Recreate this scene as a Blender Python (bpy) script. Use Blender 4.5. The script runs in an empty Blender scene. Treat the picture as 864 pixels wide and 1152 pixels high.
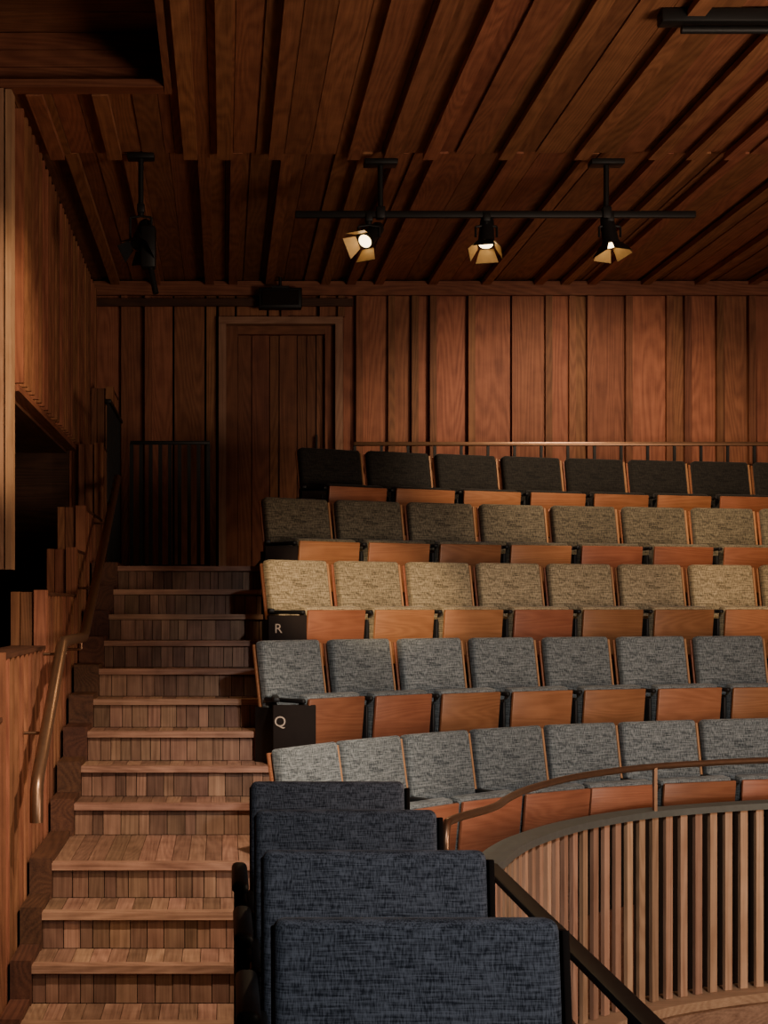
import bpy, bmesh, math, random
from mathutils import Matrix, Vector
random.seed(7)
F=1700.0; VX=252.0; VY=680.0; EZ=3.2
def PX(px,d): return (px-VX)*d/F
scene=bpy.context.scene

# ---------------- materials ----------------
def nt(name):
    m=bpy.data.materials.new(name); m.use_nodes=True
    t=m.node_tree; b=t.nodes['Principled BSDF']; return m,t,b
def N(t,ty,**k):
    n=t.nodes.new(ty)
    for a,v in k.items(): setattr(n,a,v)
    return n
def math_n(t,op,a,b=None):
    n=N(t,'ShaderNodeMath',operation=op)
    for i,v in enumerate((a,b)):
        if v is None: continue
        if hasattr(v,'default_value') or hasattr(v,'links'): t.links.new(v,n.inputs[i])
        else: n.inputs[i].default_value=v
    return n.outputs[0]
def wood(name,axis,dark,light,rough=.6,vmin=.6,vmax=1.25,scale=1.0,coat=0.0,objrand=False,ring=.16,spec=.3):
    m,t,b=nt(name); L=t.links.new
    tc=N(t,'ShaderNodeTexCoord'); at=N(t,'ShaderNodeAttribute',attribute_name='rnd')
    r=at.outputs['Fac']
    if objrand:
        oi=N(t,'ShaderNodeObjectInfo'); r=math_n(t,'FRACT',math_n(t,'ADD',r,oi.outputs['Random']))
    off=N(t,'ShaderNodeCombineXYZ')
    L(math_n(t,'MULTIPLY',r,37.0),off.inputs[0]); L(math_n(t,'MULTIPLY',r,91.0),off.inputs[1]); L(math_n(t,'MULTIPLY',r,53.0),off.inputs[2])
    add=N(t,'ShaderNodeVectorMath',operation='ADD'); L(tc.outputs['Object'],add.inputs[0]); L(off.outputs[0],add.inputs[1])
    mp=N(t,'ShaderNodeMapping'); s=[1*scale]*3; s[axis]=.1*scale; mp.inputs['Scale'].default_value=s; L(add.outputs[0],mp.inputs[0])
    n1=N(t,'ShaderNodeTexNoise'); n1.inputs['Scale'].default_value=3.0; n1.inputs['Detail'].default_value=1.5; n1.inputs['Distortion'].default_value=.1; L(mp.outputs[0],n1.inputs[0])
    rings=math_n(t,'SINE',math_n(t,'MULTIPLY',n1.outputs['Fac'],170.0))
    rings=math_n(t,'ADD',math_n(t,'MULTIPLY',rings,.5),.5)
    mp2=N(t,'ShaderNodeMapping'); s2=[1*scale]*3; s2[axis]=.025*scale; mp2.inputs['Scale'].default_value=s2; L(add.outputs[0],mp2.inputs[0])
    n2=N(t,'ShaderNodeTexNoise'); n2.inputs['Scale'].default_value=110; n2.inputs['Detail'].default_value=3; L(mp2.outputs[0],n2.inputs[0])
    n3=N(t,'ShaderNodeTexNoise'); n3.inputs['Scale'].default_value=7; n3.inputs['Detail'].default_value=4; L(add.outputs[0],n3.inputs[0])
    fac=math_n(t,'ADD',math_n(t,'MULTIPLY',rings,ring),math_n(t,'MULTIPLY',n2.outputs['Fac'],.45))
    fac=math_n(t,'ADD',fac,math_n(t,'MULTIPLY',n3.outputs['Fac'],.55-ring))
    cr=N(t,'ShaderNodeValToRGB'); cr.color_ramp.elements[0].position=.27; cr.color_ramp.elements[1].position=.70
    cr.color_ramp.elements[0].color=(*dark,1); cr.color_ramp.elements[1].color=(*light,1); L(fac,cr.inputs[0])
    mr=N(t,'ShaderNodeMapRange'); mr.inputs['To Min'].default_value=vmin; mr.inputs['To Max'].default_value=vmax; L(r,mr.inputs[0])
    hs=N(t,'ShaderNodeHueSaturation'); L(mr.outputs[0],hs.inputs['Value']); L(cr.outputs[0],hs.inputs['Color'])
    hr=N(t,'ShaderNodeMapRange'); hr.inputs['To Min'].default_value=.490; hr.inputs['To Max'].default_value=.508
    L(math_n(t,'FRACT',math_n(t,'MULTIPLY',r,7.3)),hr.inputs[0]); L(hr.outputs[0],hs.inputs['Hue'])
    L(hs.outputs[0],b.inputs['Base Color']); b.inputs['Roughness'].default_value=rough; b.inputs['Specular IOR Level'].default_value=spec
    bp=N(t,'ShaderNodeBump'); bp.inputs['Strength'].default_value=.2; bp.inputs['Distance'].default_value=.008; L(fac,bp.inputs['Height']); L(bp.outputs[0],b.inputs['Normal'])
    return m
def plain(name,col,rough=.5,metal=0.0,emit=None,es=0,spec=.4):
    m,t,b=nt(name)
    n=N(t,'ShaderNodeTexNoise'); n.inputs['Scale'].default_value=25; n.inputs['Detail'].default_value=4
    tc=N(t,'ShaderNodeTexCoord'); t.links.new(tc.outputs['Object'],n.inputs[0])
    cr=N(t,'ShaderNodeValToRGB'); cr.color_ramp.elements[0].color=(*[c*.8 for c in col],1); cr.color_ramp.elements[1].color=(*[min(1,c*1.2) for c in col],1)
    t.links.new(n.outputs['Fac'],cr.inputs[0]); t.links.new(cr.outputs[0],b.inputs['Base Color'])
    b.inputs['Roughness'].default_value=rough; b.inputs['Metallic'].default_value=metal; b.inputs['Specular IOR Level'].default_value=spec
    if emit: b.inputs['Emission Color'].default_value=(*emit,1); b.inputs['Emission Strength'].default_value=es
    return m
def fabric(name,dark,light,sc=1.0):
    m,t,b=nt(name); L=t.links.new
    tc=N(t,'ShaderNodeTexCoord'); outs=[]
    for s in ((14,14,260),(260,260,14),(60,60,60)):
        mp=N(t,'ShaderNodeMapping'); mp.inputs['Scale'].default_value=[v*sc for v in s]; L(tc.outputs['Object'],mp.inputs[0])
        n=N(t,'ShaderNodeTexNoise'); n.inputs['Scale'].default_value=1; n.inputs['Detail'].default_value=2; L(mp.outputs[0],n.inputs[0]); outs.append(n.outputs['Fac'])
    f=math_n(t,'ADD',math_n(t,'MULTIPLY',outs[0],.45),math_n(t,'MULTIPLY',outs[1],.45)); f=math_n(t,'ADD',f,math_n(t,'MULTIPLY',outs[2],.1))
    cr=N(t,'ShaderNodeValToRGB'); cr.color_ramp.elements[0].position=.40; cr.color_ramp.elements[1].position=.60
    cr.color_ramp.elements[0].color=(*dark,1); cr.color_ramp.elements[1].color=(*light,1); L(f,cr.inputs[0])
    oi=N(t,'ShaderNodeObjectInfo'); mr=N(t,'ShaderNodeMapRange'); mr.inputs['To Min'].default_value=.85; mr.inputs['To Max'].default_value=1.15; L(oi.outputs['Random'],mr.inputs[0])
    hs=N(t,'ShaderNodeHueSaturation'); L(mr.outputs[0],hs.inputs['Value']); L(cr.outputs[0],hs.inputs['Color'])
    L(hs.outputs[0],b.inputs['Base Color']); b.inputs['Roughness'].default_value=.9; b.inputs['Sheen Weight'].default_value=.1
    b.inputs['Specular IOR Level'].default_value=.2
    bp=N(t,'ShaderNodeBump'); bp.inputs['Strength'].default_value=.4; bp.inputs['Distance'].default_value=.004; L(f,bp.inputs['Height']); L(bp.outputs[0],b.inputs['Normal'])
    return m
D1=(.16,.056,.028); L1=(.36,.145,.070)
W={a:wood('fir_'+'xyz'[a],a,D1,L1) for a in range(3)}
WL={a:wood('fir_pale_'+'xyz'[a],a,(.32,.165,.092),(.54,.31,.185),vmin=.55,vmax=1.1) for a in range(3)}
WD={a:wood('fir_dark_'+'xyz'[a],a,(.05,.02,.011),(.14,.058,.030)) for a in range(3)}
WST={a:wood('stair_fir_'+'xyz'[a],a,(.15,.072,.042),(.42,.235,.145),rough=.5,vmin=.45,vmax=1.25,ring=.10) for a in range(3)}
PLY=wood('plywood_veneer',0,(.24,.085,.036),(.38,.15,.066),rough=.4,vmin=.7,vmax=1.1,scale=1.5,objrand=True,spec=.5)
PLYE=plain('plywood_edge',(.40,.20,.09),.5)
GAP=plain('dark_gap',(.012,.006,.004),.9,spec=.1)
BLK=plain('black_metal',(.010,.010,.010),.5,.0,spec=.3)
BRZ=plain('bronze_metal',(.26,.145,.085),.34,.8)
RIM=plain('rim_steel',(.14,.14,.12),.5,.5)
DKW=plain('dark_stained_board',(.014,.009,.007),.8,spec=.15)
LET=plain('letter_inlay',(.42,.32,.24),.6)
FN=fabric('fabric_navy',(.024,.028,.040),(.185,.20,.245),1.5)
FG=fabric('fabric_grey',(.036,.043,.046),(.25,.265,.255))
FR=fabric('fabric_lit_warm',(.09,.07,.040),(.46,.36,.215))  # row R: warm spotlight tint painted into the seat fabric
FS=fabric('fabric_half_lit',(.028,.024,.017),(.19,.16,.105))  # row S: weaker warm light painted into the fabric colour
FT=fabric('fabric_shaded',(.007,.007,.007),(.032,.029,.024))  # row T: back-row shade painted in as near-black fabric
LIT_FLAP=plain('barn_door_glow',(.60,.40,.16),.5,.2)  # lamp glow on the flap insides, painted in as gold
LENS=plain('lamp_lens',(1,.9,.7),.3,0,(1,.72,.38),8)

# ---------------- mesh builder ----------------
ROOTS=[]
class MB:
    def __init__(s): s.v=[];s.f=[];s.m=[];s.r=[];s.mats=[];s.sm=[]
    def mi(s,mat):
        if mat not in s.mats: s.mats.append(mat)
        return s.mats.index(mat)
    def add(s,vs,fs,mat,rnd=None,smooth=False):
        o=len(s.v); s.v+= [tuple(v) for v in vs]; i=s.mi(mat); r=random.random() if rnd is None else rnd
        for f in fs: s.f.append([o+k for k in f]); s.m.append(i); s.r.append(r); s.sm.append(smooth)
    def box(s,x0,x1,y0,y1,z0,z1,mat,rnd=None,M=None):
        vs=[Vector(p) for p in ((x0,y0,z0),(x1,y0,z0),(x1,y1,z0),(x0,y1,z0),(x0,y0,z1),(x1,y0,z1),(x1,y1,z1),(x0,y1,z1))]
        if M is not None: vs=[M@v for v in vs]
        s.add(vs,[(0,3,2,1),(4,5,6,7),(0,1,5,4),(1,2,6,5),(2,3,7,6),(3,0,4,7)],mat,rnd)
    def rbox(s,size,cen,mat,bev=.01,seg=3,rx=0,rz=0,M=None):
        bm=bmesh.new(); bmesh.ops.create_cube(bm,size=1)
        for v in bm.verts: v.co=Vector((v.co.x*size[0],v.co.y*size[1],v.co.z*size[2]))
        if bev: bmesh.ops.bevel(bm,geom=bm.edges[:],offset=bev,segments=seg,profile=.5,affect='EDGES')
        T=Matrix.Translation(cen)@Matrix.Rotation(rz,4,'Z')@Matrix.Rotation(rx,4,'X')
        if M is not None: T=M@T
        bm.verts.index_update()
        s.add([T@v.co for v in bm.verts],[[v.index for v in f.verts] for f in bm.faces],mat,None,True); bm.free()
    def cyl(s,p0,p1,r0,mat,r1=None,n=20,cap=True):
        p0=Vector(p0);p1=Vector(p1); r1=r0 if r1 is None else r1
        q=(p1-p0).to_track_quat('Z','Y').to_matrix()
        vs=[];
        for p,r in ((p0,r0),(p1,r1)):
            for i in range(n): a=2*math.pi*i/n; vs.append(p+q@Vector((r*math.cos(a),r*math.sin(a),0)))
        fs=[(i,(i+1)%n,n+(i+1)%n,n+i) for i in range(n)]
        s.add(vs,fs,mat,None,True)
        if cap: s.add(vs,[list(range(n))[::-1],list(range(n,2*n))],mat)
    def obj(s,name,parent=None,loc=(0,0,0),sharp=True):
        me=bpy.data.meshes.new(name); me.from_pydata(s.v,[],s.f); 
        for m in s.mats: me.materials.append(m)
        me.polygons.foreach_set('material_index',s.m); me.polygons.foreach_set('use_smooth',s.sm)
        a=me.attributes.new('rnd','FLOAT','FACE'); a.data.foreach_set('value',s.r)
        me.update(); 
        if sharp: me.set_sharp_from_angle(angle=math.radians(40))
        ob=bpy.data.objects.new(name,me); ob.location=loc; scene.collection.objects.link(ob)
        if parent: ob.parent=parent
        else: ROOTS.append(ob)
        return ob
def tube(name,pts,r,mat,parent=None):
    cu=bpy.data.curves.new(name,'CURVE'); cu.dimensions='3D'; cu.bevel_depth=r; cu.bevel_resolution=5; cu.use_fill_caps=True
    sp=cu.splines.new('POLY'); sp.points.add(len(pts)-1)
    for p,q in zip(sp.points,pts): p.co=(*q,1)
    cu.materials.append(mat); ob=bpy.data.objects.new(name,cu); scene.collection.objects.link(ob)
    if parent: ob.parent=parent
    else: ROOTS.append(ob)
    return ob
def interp(c,x):
    if x<=c[0][0]: return c[0][1]
    for (a,b),(e,f) in zip(c,c[1:]):
        if x<=e: return b+(f-b)*(x-a)/(e-a)
    (a,b),(e,f)=c[-2:]; return f+(f-b)/(e-a)*(x-e)*.6

CEIL=2.98; BACK=14.2; XL=-1.22; XR=8.0
# ---------------- ceiling ----------------
mb=MB()
def boards_y(x0,x1,y0,y1,zb):
    x=x0
    while x<x1:
        w=random.choice((.15,.19,.23,.17)); e=min(x+w,x1); dz=random.choice((0,.008,.016))
        mb.box(x+.002,e-.002,y0,y1,zb+dz,zb+.06,W[1],rnd=random.uniform(.2,.9)); x=e
boards_y(-.32,XR,3.5,10.0,CEIL); boards_y(XL-.02,-.32,8.73,10.0,CEIL); boards_y(XL-.02,XR,10.001,BACK-.01,CEIL+.05)
for x in (-1.1,-.72,-.22,.0,.34,.86,1.1,1.36,1.86,2.36,2.85,3.1,3.35,3.85,4.35,4.85,5.3,5.8,6.3,6.9,7.5):
    y0=8.74 if x<-.25 else 3.5
    mb.box(x-.045,x+.045,y0,10.0,CEIL-.04,CEIL-.001,W[1],rnd=random.uniform(.6,1)); 
    xs=x+.085
    mb.box(xs-.04,xs+.04,10.002,BACK-.01,CEIL+.003,CEIL+.049,W[1],rnd=random.uniform(.6,1))
mb.box(XL-.1,XR,8.73,9.999,CEIL+.065,CEIL+.14,GAP); mb.box(-.32,XR,3.5,8.73,CEIL+.065,CEIL+.14,GAP); mb.box(XL-.1,XR,9.999,BACK+.25,CEIL+.112,CEIL+.16,GAP)
for i in range(3): mb.box(-2.2,-.345,8.69,8.71,CEIL+.012+i*.1,CEIL+.108+i*.1,W[0],rnd=.3)
mb.box(-2.2,-.345,8.60,8.72,CEIL-.035,CEIL+.01,W[0],rnd=.3)
for i in range(12): mb.box(-2.2,-.345,5.0+i*.31,5.3+i*.31,CEIL+.315,CEIL+.34,W[0])
mb.box(-.34,-.30,3.5,8.725,CEIL-.035,CEIL+.32,W[1])
mb.obj('ceiling')

# ---------------- back wall ----------------
mb=MB(); x=XL+.01
DX0,DX1,DZ=-.03,1.09,2.64
mb.box(XL-.6,DX0-.025,BACK+.07,BACK+.2,-3,CEIL+.1,GAP); mb.box(DX1+.025,XR+.2,BACK+.07,BACK+.2,-3,CEIL+.1,GAP); mb.box(DX0-.025,DX1+.025,BACK+.07,BACK+.2,DZ+.05,CEIL+.1,GAP)
mb.box(DX0-.1,DX1+.1,BACK+.2,BACK+.25,-3,CEIL+.1,GAP)
while x<XR:
    w=random.choice((.17,.22,.3,.36,.38)); e=x+w
    if x<DX0-.03<e: e=DX0-.03; nx_=DX0-.025
    elif x<DX1<e and x>=DX0-.03: e=DX1+.025; nx_=e
    else: nx_=e
    z0=DZ+.05 if (x>=DX0-.031 and e<=DX1+.026) else -.3
    pr=random.choice((0,.015,.03))
    mb.box(x+.006,e-.014,BACK-pr,BACK+.065,z0,CEIL+.04,W[2],rnd=random.uniform(.4,1))
    if random.random()<.7 and not (DX0-.12<e<DX0+.02): mb.box(e-.05,e+.012,BACK-.085,BACK-.032,z0,CEIL-.095,W[2],rnd=random.uniform(0,.5))
    x=nx_+1e-4
mb.box(XL,XR,BACK-.095,BACK-.033,CEIL-.09,CEIL+.04,W[0],rnd=.3)
mb.box(XL,1.2,BACK-.13,BACK-.096,CEIL-.2,CEIL-.13,WD[0])
mb.obj('wall_back')
mb=MB()
for a,b_ in ((DX0-.02,DX0+.05),(DX1-.05,DX1+.02)): mb.box(a,b_,BACK-.10,BACK+.16,.28,DZ-.021,WL[2],rnd=.3)
mb.box(DX0-.02,DX1+.02,BACK-.102,BACK+.16,DZ-.02,DZ+.045,WL[0],rnd=.3)
mb.box(DX0+.051,DX0+.16,BACK-.0,BACK+.158,.28,DZ-.022,W[2],rnd=.2); mb.box(DX1-.14,DX1-.051,BACK-.0,BACK+.158,.28,DZ-.022,W[2],rnd=.3)
mb.box(DX0+.161,DX1-.141,BACK-.0,BACK+.157,DZ-.1,DZ-.023,W[0],rnd=.2)
x=DX0+.161
while x<DX1-.15:
    e=min(x+random.choice((.09,.13,.17)),DX1-.141); mb.box(x+.004,e-.004,BACK+.07+random.choice((0,.02)),BACK+.156,.28,DZ-.101,W[2],rnd=random.uniform(0,.3)); x=e
mb.cyl((DX1-.22,BACK+.05,1.3),(DX1-.22,BACK+.05,1.6),.012,BLK)
mb.obj('door_1')
mb=MB(); ez=2.83
mb.rbox((.40,.12,.19),(.52,BACK-.2,ez),BLK,.012); mb.rbox((.34,.02,.13),(.52,BACK-.27,ez),DKW,.004)
mb.cyl((.52,BACK-.2,ez+.08),(.52,BACK-.2,CEIL+.05),.015,BLK); mb.box(.44,.60,BACK-.26,BACK-.14,ez+.09,ez+.11,BLK)
mb.obj('exit_sign_box')

# ---------------- left wall ----------------
mb=MB()
y=8.77
while y<BACK-.14:
    e=min(y+random.choice((.13,.17,.2)),BACK-.13); z0=1.28 if y<12.2 else -.3
    mb.box(XL-.07,XL-.02,y+.003,e-.004,z0,CEIL-.002,W[2],rnd=random.uniform(.3,1)); mb.box(XL-.019,XL+.035,e-.045,e,z0+.03,CEIL-.05,W[2],rnd=random.uniform(.3,1)); y=e
mb.box(XL-.12,XL-.071,8.77,BACK,1.29,CEIL,GAP)
mb.box(-2.6,XL-.05,8.77,12.17,1.22,1.275,WD[1]); mb.box(XL-.05,XL+.03,8.77,12.17,1.24,1.279,W[1],rnd=.3)
for i in range(30):
    yy=5.0+i*.25
    if yy<11.95: mb.box(-1.95,-1.9,yy,yy+.235,-3,1.21,WD[2])
mb.box(-2.6,XL-.03,12.18,12.3,-3,1.3,WD[0])
mb.obj('wall_left')
mb=MB()
for i,(a,b_) in enumerate(((-1.52,-1.42),(-1.42,-1.33),(-1.33,-1.255),(-1.25,-1.21))): mb.box(a+.002,b_-.002,8.6+.02*(i%2),8.76,.2,CEIL-.04,WL[2],rnd=.2+.2*i)
mb.obj('wall_post')
# stepped balustrade
mb=MB()
segs=[(5.6,6.72,-.50),(6.72,8.35,-.226),(8.35,10.05,.07),(10.05,10.7,.37),(10.7,12.25,.69),(12.25,13.4,1.30),(13.4,14.05,1.92)]
BX=-.98
for k,(a,b_,zt) in enumerate(segs):
    bot=-3.15
    mb.box(XL+.045,BX-.06,a+.035,b_-.002,bot,zt-.03,DKW)
    mb.box(XL+.042,XL+.09,a,a+.04,bot,zt,W[2],rnd=random.uniform(.2,.7))
    mb.box(XL+.095,BX-.075,a+.012,a+.034,bot,zt-.001,W[2],rnd=random.uniform(.0,.3))
    mb.box(BX-.07,BX,a-.01,a+.07,bot,zt+.01,W[2],rnd=random.uniform(.5,.9))
    y=a+.15
    while y<b_-.08:
        mb.box(BX-.055,BX-.005,y,y+.07,bot,zt-.021,W[2],rnd=random.uniform(.3,1)); y+=.165
    mb.box(XL+.043,BX-.003,a+.041,b_-.001,zt-.02,zt-.001,WD[1],rnd=.6)
mb.obj('stepped_balustrade')
rail=[(-.86,6.93,-1.0),(-.86,6.93,-.86),(-.86,6.98,-.80),(-.86,8.0,-.22),(-.86,8.08,-.2),(-.86,9.22,-.2),(-.86,9.32,-.18),(-.86,10.7,.38),(-.86,12.2,1.02)]
hr=tube('bronze_handrail',rail,.031,BRZ)
mbk=MB()
for (yy,zz) in ((7.4,-.56),(8.2,-.2),(9.1,-.2),(10.2,.18),(11.4,.68)):
    mbk.cyl((-.86,yy,zz-.01),(-.86,yy,zz-.07),.008,BRZ); mbk.cyl((-.86,yy,zz-.07),(BX,yy,zz-.07),.008,BRZ)
mbk.obj('brackets',hr)

# ---------------- stairs ----------------
def sxl(d): return -.875+(d-6.87)*.022
RZ=.175
steps=[]
for k in range(-4,12):
    z=-(9.4-k)*RZ
    if k<2: d=6.87+.33*k
    elif k==2: d=7.55
    else: d=8.47+(k-3)*.33
    steps.append((k,d,z))
mb=MB()
for i,(k,d,z) in enumerate(steps):
    dn=steps[i+1][1] if i+1<len(steps) else BACK-.15
    xl=sxl(d); xr=.27 if k<11 else 1.2
    x=xl
    while x<xr-.01:
        e=min(x+.085,xr); mb.box(x+.0015,e-.0015,d+.075,dn+.024,z-.04,z-.001,WST[1],rnd=random.uniform(.2,1)); x=e
    mb.box(xl,xr,d,d+.074,z-.034,z+.002,WST[0],rnd=random.uniform(.6,.95))
    x=xl
    while x<xr-.01:
        e=min(x+random.choice((.06,.08,.1)),xr); mb.box(x+.002,e-.002,d+.028+random.choice((0,.003)),d+.06,z-RZ+.001,z-.038,WST[2],rnd=random.uniform(0,.75)); x=e
    mb.box(xl,xr,d+.061,dn+.061,z-.6,z-.041,GAP)
    mb.box(-.97,xl,d-.02,dn-.021,z-RZ-.2,z+.03,WD[1])
mb.obj('staircase')

# ---------------- seat rows ----------------
rows={
'P':dict(px=[318,388,459,535,617,700,790,885,985],d=[7.5,7.94,8.32,8.68,9.0,9.22,9.42,9.58,9.7],z=-.715,f=FG,ex=0),
'Q':dict(px=[292,371,449,529,611,694,780,868,958],d=[9.1,9.4,9.66,9.88,10.08,10.25,10.4,10.5,10.6],z=-.215,f=FG,ex=7),
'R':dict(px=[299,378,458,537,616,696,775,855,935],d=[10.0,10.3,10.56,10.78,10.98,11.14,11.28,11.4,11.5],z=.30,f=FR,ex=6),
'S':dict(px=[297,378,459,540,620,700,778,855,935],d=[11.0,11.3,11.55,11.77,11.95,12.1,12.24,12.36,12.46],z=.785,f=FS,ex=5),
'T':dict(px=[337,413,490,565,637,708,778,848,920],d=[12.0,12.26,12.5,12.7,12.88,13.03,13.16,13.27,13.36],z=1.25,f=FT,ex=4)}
BW=.54; SH=.90
def seat_mesh(name,fab):
    mb=MB(); t=-math.radians(9); nav=fab is FN
    mb.rbox((.500,.075,.52),(0,.0,SH-.262),fab,.022,4,rx=t)
    mb.rbox((.505,.016,.50),(0,.048,SH-.275),DKW if nav else PLY,.004,2,rx=t)
    mb.rbox((.013,.085,.49),(.260,.015,SH-.27),DKW if nav else PLYE,.003,2,rx=t)
    mb.rbox((.475,.022,.36),(0,-.365,.385),PLY,.006,2,rx=math.radians(6))
    mb.rbox((.46,.085,.385),(0,-.305,.395),fab,.02,3,rx=math.radians(6))
    mb.cyl((0,-.365,.515),(0,-.374,.515),.017,BLK,n=16); mb.cyl((0,-.374,.515),(0,-.3752,.515),.008,PLYE,n=12)
    for sx in (-1,1):
        mb.rbox((.018,.38,.48),(sx*.258,-.14,.26),BLK,.004,2)
        mb.rbox((.030,.34,.026),(sx*.256,-.20,.55),BLK,.01,3)
        mb.box(sx*.258-.03,sx*.258+.03,-.2,.08,0,.02,BLK)
        mb.cyl((sx*.25,-.24,.24),(sx*.20,-.24,.24),.02,BLK,n=12)
    if nav:
        mb.rbox((.05,.36,.04),(-.287,-.20,.63),BLK,.018,4); mb.rbox((.03,.10,.62),(-.29,-.1,.32),BLK,.006,2)
        mb.rbox((.012,.30,.55),(-.272,-.12,.30),DKW,.004,2)
    return mb
proto={}
def add_seat(fab,x,y,z,ang,w,name='theatre_seat'):
    if fab.name not in proto:
        ob=seat_mesh(name,fab).obj(name); proto[fab.name]=ob.data
    else:
        ob=bpy.data.objects.new(name,proto[fab.name]); scene.collection.objects.link(ob); ROOTS.append(ob)
    ob.location=(x,y,z); ob.rotation_euler=(0,0,ang); ob.scale=(w/BW,1,1)
    return ob
curves={}
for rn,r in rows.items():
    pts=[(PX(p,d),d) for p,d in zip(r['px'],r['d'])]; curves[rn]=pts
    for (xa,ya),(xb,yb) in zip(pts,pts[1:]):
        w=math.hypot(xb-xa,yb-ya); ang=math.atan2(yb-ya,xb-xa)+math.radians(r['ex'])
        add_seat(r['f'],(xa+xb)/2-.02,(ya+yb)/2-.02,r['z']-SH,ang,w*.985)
drum=[(.80,5.75),(.93,6.1),(1.15,6.45),(1.29,6.8),(1.46,7.14),(1.78,7.6),(2.2,8.0),(2.6,8.23),(3.02,8.4),(3.6,8.55),(4.3,8.62),(6.0,8.62)]
def densify(c,n=8):
    out=[]
    m=len(c)
    for i in range(m-1):
        p0=c[max(i-1,0)];p1=c[i];p2=c[i+1];p3=c[min(i+2,m-1)]
        for j in range(n):
            t=j/n
            out.append(tuple(.5*((2*p1[a])+(-p0[a]+p2[a])*t+(2*p0[a]-5*p1[a]+4*p2[a]-p3[a])*t*t+(-p0[a]+3*p1[a]-3*p2[a]+p3[a])*t**3) for a in (0,1)))
    out.append(c[-1]); return out
drumd=densify(drum)
names='PQRST'
mb=MB()
for i,rn in enumerate(names):
    zf=rows[rn]['z']-SH
    xs=[.285+ j*.22 for j in range(27)]
    def front(n,x):
        if n=='P': return max(interp(drum,x)+.14,6.0) if x>.8 else 7.0
        return interp(curves[n],x)-.62
    for xa,xb in zip(xs,xs[1:]):
        if rn=='T': ba=bb=BACK-.12
        else:
            nx=names[i+1]; ba=front(nx,xa)+.06; bb=front(nx,xb)+.06
        fa,fb=front(rn,xa),front(rn,xb)
        vs=[(xa,fa,zf),(xb,fb,zf),(xb,bb,zf),(xa,ba,zf),(xa,fa,zf-.56),(xb,fb,zf-.56),(xb,bb,zf-.56),(xa,ba,zf-.56)]
        mb.add(vs,[(0,1,2,3),(4,5,1,0),(4,7,6,5),(4,0,3,7),(1,5,6,2)],WD[0],rnd=.6)
mb.obj('seating_tier_floor')
for rn in 'QRST':
    r=rows[rn]; zf=r['z']-SH; xa,ya=curves[rn][0]
    mb=MB(); x0=max(.285,xa+.0); yb=ya-.30
    mb.rbox((.25,.03,.50),(x0+.125,yb,zf+.28),DKW,.006,2)
    mb.rbox((.03,.34,.50),(x0+.015,yb+.18,zf+.28),DKW,.006,2)
    mb.rbox((.04,.36,.03),(x0+.02,yb+.16,zf+.56),BLK,.01,3)
    ob=mb.obj('row_end_panel')
    if rn in 'QR':
        tcv=bpy.data.curves.new('row_letter','FONT'); tcv.body=rn; tcv.size=.085; tcv.extrude=.002; tcv.align_x='CENTER'; tcv.materials.append(LET)
        to=bpy.data.objects.new('row_letter',tcv); scene.collection.objects.link(to); to.parent=ob
        lx,lz=(PX(315,yb),(680-817)/F*yb) if rn=='Q' else (PX(313,yb),(680-712)/F*yb)
        to.location=(max(lx,x0+.04),yb-.018,lz); to.rotation_euler=(math.radians(90),0,0)
# ---------------- front side seats ----------------
for d,zt in ((2.576,-.537),(3.295,-.537),(4.067,-.553),(4.80,-.562)):
    add_seat(FN,.33,d,zt-SH,0,.53)
mb=MB()
mb.box(.01,.84,1.6,5.15,-1.52,-1.463,WD[1]); 
for i in range(24): mb.box(.03,.06,1.6+i*.148,1.74+i*.148,-3.2,-1.521,WD[2])
mb.box(.061,.84,5.1,5.15,-3.2,-1.521,WD[2])
for i in range(30): mb.box(.80,.84,1.6+i*.118,1.68+i*.118,-3.2,-1.0,WD[2])
mb.obj('side_gallery_floor')
mb=MB()
mb.rbox((.045,3.2,.02),(.755,2.7,-.745),BLK,.006,2)
for i in range(5): mb.box(.75,.765,1.3+i*.74,1.33+i*.74,-1.463,-.75,BLK)
mb.obj('gallery_guard_rail')

# ---------------- drum balustrade ----------------
def ribbon(mb,c,off0,off1,z0,z1,mat,rnd=.5):
    L=[];R=[]
    for i,p in enumerate(c):
        a=c[max(i-1,0)];b=c[min(i+1,len(c)-1)]; t=Vector((b[0]-a[0],b[1]-a[1])).normalized(); n=Vector((t.y,-t.x))
        L.append((p[0]+n.x*off0,p[1]+n.y*off0)); R.append((p[0]+n.x*off1,p[1]+n.y*off1))
    for i in range(len(c)-1):
        vs=[(*L[i],z0),(*L[i+1],z0),(*R[i+1],z0),(*R[i],z0),(*L[i],z1),(*L[i+1],z1),(*R[i+1],z1),(*R[i],z1)]
        mb.add(vs,[(0,1,2,3),(7,6,5,4),(0,4,5,1),(3,2,6,7)]+([(0,3,7,4)] if i==0 else [])+([(1,5,6,2)] if i==len(c)-2 else []),mat,rnd)
mb=MB()
ribbon(mb,drumd,-.10,.03,-1.135,-1.10,RIM)
ribbon(mb,drumd,-.12,-.10,-2.12,-1.136,DKW)
ribbon(mb,drumd,-.12,.12,-2.17,-2.121,WL[0],.4)
ribbon(mb,drumd,.06,.09,-2.45,-2.171,WST[0],.5)
acc=0; nxt=.05
for i in range(len(drumd)-1):
    a=Vector(drumd[i]); b=Vector(drumd[i+1]); l=(b-a).length
    while nxt<=acc+l:
        p=a+(b-a)*((nxt-acc)/l); t=(b-a).normalized(); ang=math.atan2(t.y,t.x)
        M=Matrix.Translation((p.x,p.y,0))@Matrix.Rotation(ang,4,'Z')
        mb.box(-.024,.024,-.008,.014,-2.119,-1.137,WL[2],rnd=random.uniform(0,1),M=M); nxt+=.106
    acc+=l
mb.obj('curved_slat_balustrade')
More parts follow.
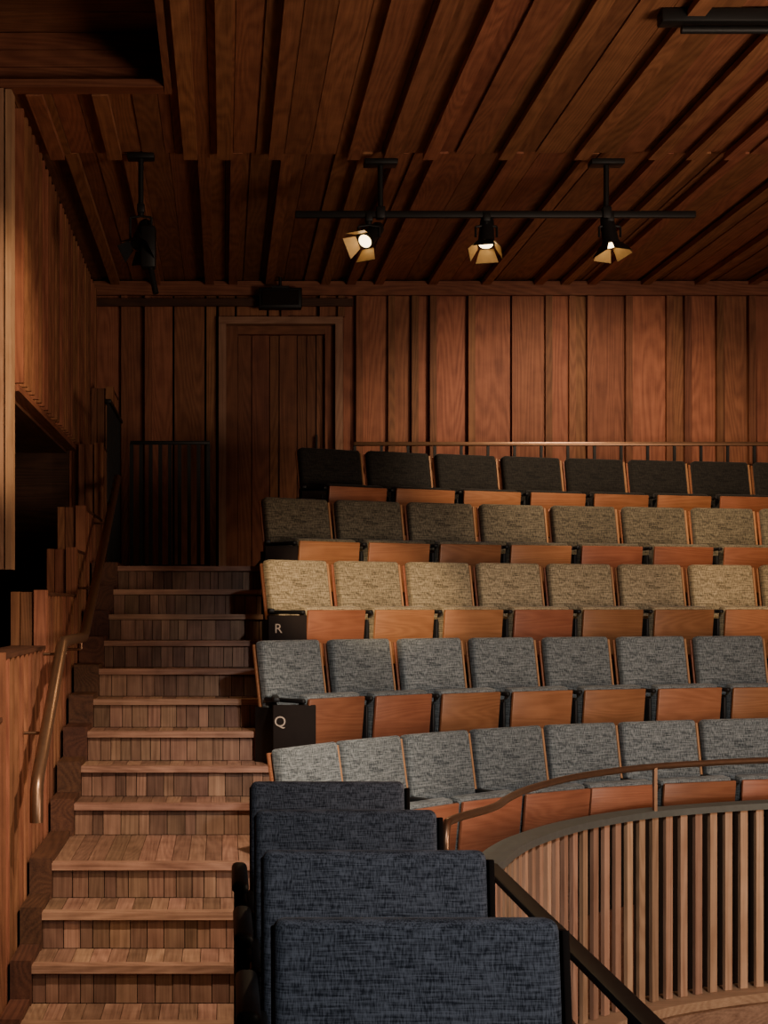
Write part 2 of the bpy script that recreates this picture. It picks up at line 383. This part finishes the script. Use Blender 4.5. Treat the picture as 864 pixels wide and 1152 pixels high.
c2=[(p[0],p[1],-.866) for p in drumd[6:]]
s=c2[0]
rl=tube('curved_guard_rail',[(s[0]-.0,s[1]-.0,-1.1),(s[0]-.015,s[1]-.04,-1.0),(s[0]-.015,s[1]-.04,-.93),(s[0]-.008,s[1]-.02,-.885)]+c2,.017,BRZ)
mb=MB()
for j in (50,78):
    if j<len(drumd): p=drumd[j]; mb.box(p[0]-.008,p[0]+.008,p[1]-.02,p[1]+.02,-1.10,-.87,BRZ)
mb.obj('posts',rl)

# ---------------- rear rails ----------------
mb=MB(); x0,x1,yy=1.18,7.5,13.75
mb.rbox((x1-x0,.05,.035),((x0+x1)/2,yy,1.46),BRZ,.005,2)
for i in range(27):
    x=x0+.01+(x1-x0-.02)*i/26; mb.box(x-.012,x+.012,yy-.012,yy+.012,.35,1.45,BLK)
mb.box(x0,x1,yy-.01,yy+.01,.46,.49,BLK); mb.obj('rear_guard_rail')
mb=MB()
mb.rbox((.68,.05,.03),(-.46,12.9,1.38),BLK,.006,2)
for i in range(9): 
    x=-.79+i*.082; mb.box(x-.016,x+.016,12.89,12.92,.285,1.38,BLK)
mb.box(-.79,-.13,12.88,12.93,.3,.34,BLK)
mb.obj('landing_railing')
mb=MB(); 
for i in range(9): mb.box(-.90,-.88,11.6+i*.15,11.63+i*.15,.32,1.55,BLK)
mb.rbox((.05,1.35,.03),(-.89,12.25,1.56),BLK,.006,2); mb.obj('landing_side_railing')

# ---------------- lighting track ----------------
mb=MB(); TY=10.0; TZ=2.58
mb.rbox((2.65,.04,.045),(1.795,TY,TZ),BLK,.008,2)
for xx in (PX(428,TY),PX(682,TY)):
    mb.cyl((xx,TY,TZ),(xx,TY,CEIL-.06),.018,BLK); mb.rbox((.22,.12,.035),(xx,TY,CEIL-.06),BLK,.006,2); mb.rbox((.06,.07,.08),(xx,TY,TZ+.01),BLK,.01,2)
track=mb.obj('lighting_track')
def lamp(name,x,y,z,dirv,drop=.13,lit=True,energy=45):
    mb=MB(); dv=Vector(dirv).normalized(); c=Vector((x,y,z-drop))
    q=dv.to_track_quat('Z','Y').to_matrix(); Q=lambda a,b,cc: c+q@Vector((a,b,cc))
    mb.cyl((x,y,z+.03),(x,y,z-.05),.02,BLK); mb.rbox((.05,.06,.06),(x,y,z),BLK,.01,2)
    for sx in (-1,1):
        mb.cyl((x,y,z-.05),(x+sx*.07,y,z-.06),.008,BLK,n=8); mb.cyl((x+sx*.07,y,z-.06),(x+sx*.07,y,z-drop),.008,BLK,n=8)
    mb.cyl(Q(0,0,-.13),Q(0,0,.04),.045,BLK,.055); mb.cyl(Q(0,0,-.16),Q(0,0,-.13),.03,BLK,.045)
    mb.cyl(Q(0,0,.04),Q(0,0,.055),.06,BLK)
    mb.cyl(Q(0,0,.056),Q(0,0,.058),.045,LENS if lit else BLK)
    for k in range(4):
        a=k*math.pi/2; R=Matrix.Rotation(a,3,'Z')
        base=((.056,-.045,.056),(.056,.045,.056),(.105,.075,.13),(.105,-.075,.13))
        pts=[R@Vector(p) for p in base]; o=[p+R@Vector((.004,0,0)) for p in pts]
        mb.add([Q(*p) for p in pts],[(0,1,2,3)],LIT_FLAP if lit else BLK); mb.add([Q(*p) for p in o],[(3,2,1,0)],BLK)
    ob=mb.obj(name)
    if lit:
        l=bpy.data.lights.new('beam','SPOT'); l.energy=energy; l.color=(1,.68,.36); l.spot_size=math.radians(95); l.spot_blend=.5; l.shadow_soft_size=.03
        lo=bpy.data.objects.new('beam',l); scene.collection.objects.link(lo); lo.parent=ob; lo.location=Q(0,0,.065); lo.rotation_euler=(-dv).to_track_quat('Z','Y').to_euler()
    return ob
lamp('stage_spotlight',PX(415,TY),TY,TZ-.02,(-.5,-.6,-.6))
lamp('stage_spotlight',PX(547,TY),TY,TZ-.02,(-.1,-.35,-.93))
lamp('stage_spotlight',PX(686,TY),TY,TZ-.02,(.1,-.2,-1))
dm=lamp('stage_spotlight',-.55,10.0,2.62,(-.2,-.5,-.8),.2,False)
mb=MB(); mb.cyl((-.55,10,2.62),(-.55,10,CEIL-.02),.018,BLK); mb.rbox((.18,.1,.035),(-.55,10,CEIL-.02),BLK,.006,2); mb.rbox((.1,.12,.28),(-.5,10,2.36),BLK,.02,2); mb.cyl((-.5,10,2.3),(-.45,9.96,2.05),.02,BLK)
mb.obj('hanger',dm)
mb=MB(); mb.rbox((.7,.1,.07),(PX(820,7.6),7.6,CEIL-.03),BLK,.01,2)
mb.cyl((2.3,7.6,CEIL-.09),(2.9,7.6,CEIL-.09),.02,BLK)
mb.obj('ceiling_light_track')

# ---------------- floor & right wall ----------------
mb=MB()
for i in range(30): mb.box(-3+i*.4,-3+i*.4+.395,-2,BACK,-3.25,-3.2,WD[1])
mb.obj('floor')
mb=MB()
for i in range(60): mb.box(XR,XR+.05+.02*(i%2),2+i*.21,2+i*.21+.2,-3.2,CEIL,W[2])
mb.obj('wall_right')

for o in ROOTS: o.location.z+=EZ

# ---------------- lights ----------------
def light(name,ty,loc,target,energy,col,size=1,angle=45,blend=.5,sy=None):
    l=bpy.data.lights.new(name,ty); l.energy=energy; l.color=col
    if ty=='AREA':
        l.size=size
        if sy: l.shape='RECTANGLE'; l.size_y=sy
    else: l.spot_size=math.radians(angle); l.spot_blend=blend; l.shadow_soft_size=size
    o=bpy.data.objects.new(name,l); scene.collection.objects.link(o); o.location=(loc[0],loc[1],loc[2]+EZ)
    d=Vector(target)-Vector(loc); o.rotation_euler=(-d).to_track_quat('Z','Y').to_euler(); return o
WARM=(1,.74,.46)
light('house_fill','AREA',(3.5,1.0,1.5),(1.5,12,.5),48,(1,.80,.62),2.0)
light('cool_key','SPOT',(2.6,1.0,2.7),(2.2,8.9,-1.2),1100,(.97,.98,1),.12,38,.7)
light('row_key','SPOT',(-.2,4.5,2.8),(.95,10.4,-.02),1700,WARM,.06,13,.5)
light('row_key_b','SPOT',(3.5,5,2.8),(4.25,11.2,.35),900,WARM,.06,17,.6)
light('stair_key','SPOT',(1.2,4.6,2.85),(-.35,7.9,-1.35),1000,(1,.82,.64),.06,42,.85)
light('wall_wash','SPOT',(3.2,10.8,2.85),(3.2,14.2,.0),330,(1,.74,.50),.12,88,.6)
light('ceiling_bounce','AREA',(4.8,4.0,-.3),(3.2,9.5,3),185,(1,.75,.56),1.6)
light('left_wall_key','SPOT',(2.0,4.5,1.0),(-1.4,8.7,1.4),1100,WARM,.08,20,.8)
light('left_low_key','SPOT',(1.0,3.5,1.6),(-1.1,6.8,-1.0),190,WARM,.08,30,.8)
light('navy_key','SPOT',(1.6,-.4,1.4),(.35,3.4,-.75),165,(.9,.95,1),.2,40,.6)
w=bpy.data.worlds.new('world'); scene.world=w; w.use_nodes=True
w.node_tree.nodes['Background'].inputs[0].default_value=(.9,.75,.6,1); w.node_tree.nodes['Background'].inputs[1].default_value=.01

cam=bpy.data.cameras.new('camera'); co=bpy.data.objects.new('camera',cam); scene.collection.objects.link(co)
co.location=(0,0,EZ); co.rotation_euler=(math.pi/2,0,0)
cam.sensor_fit='VERTICAL'; cam.sensor_height=36; cam.sensor_width=27; cam.lens=F/1152*36; cam.shift_x=(432-VX)/1152; cam.shift_y=(VY-576)/1152
cam.clip_end=60
scene.camera=co
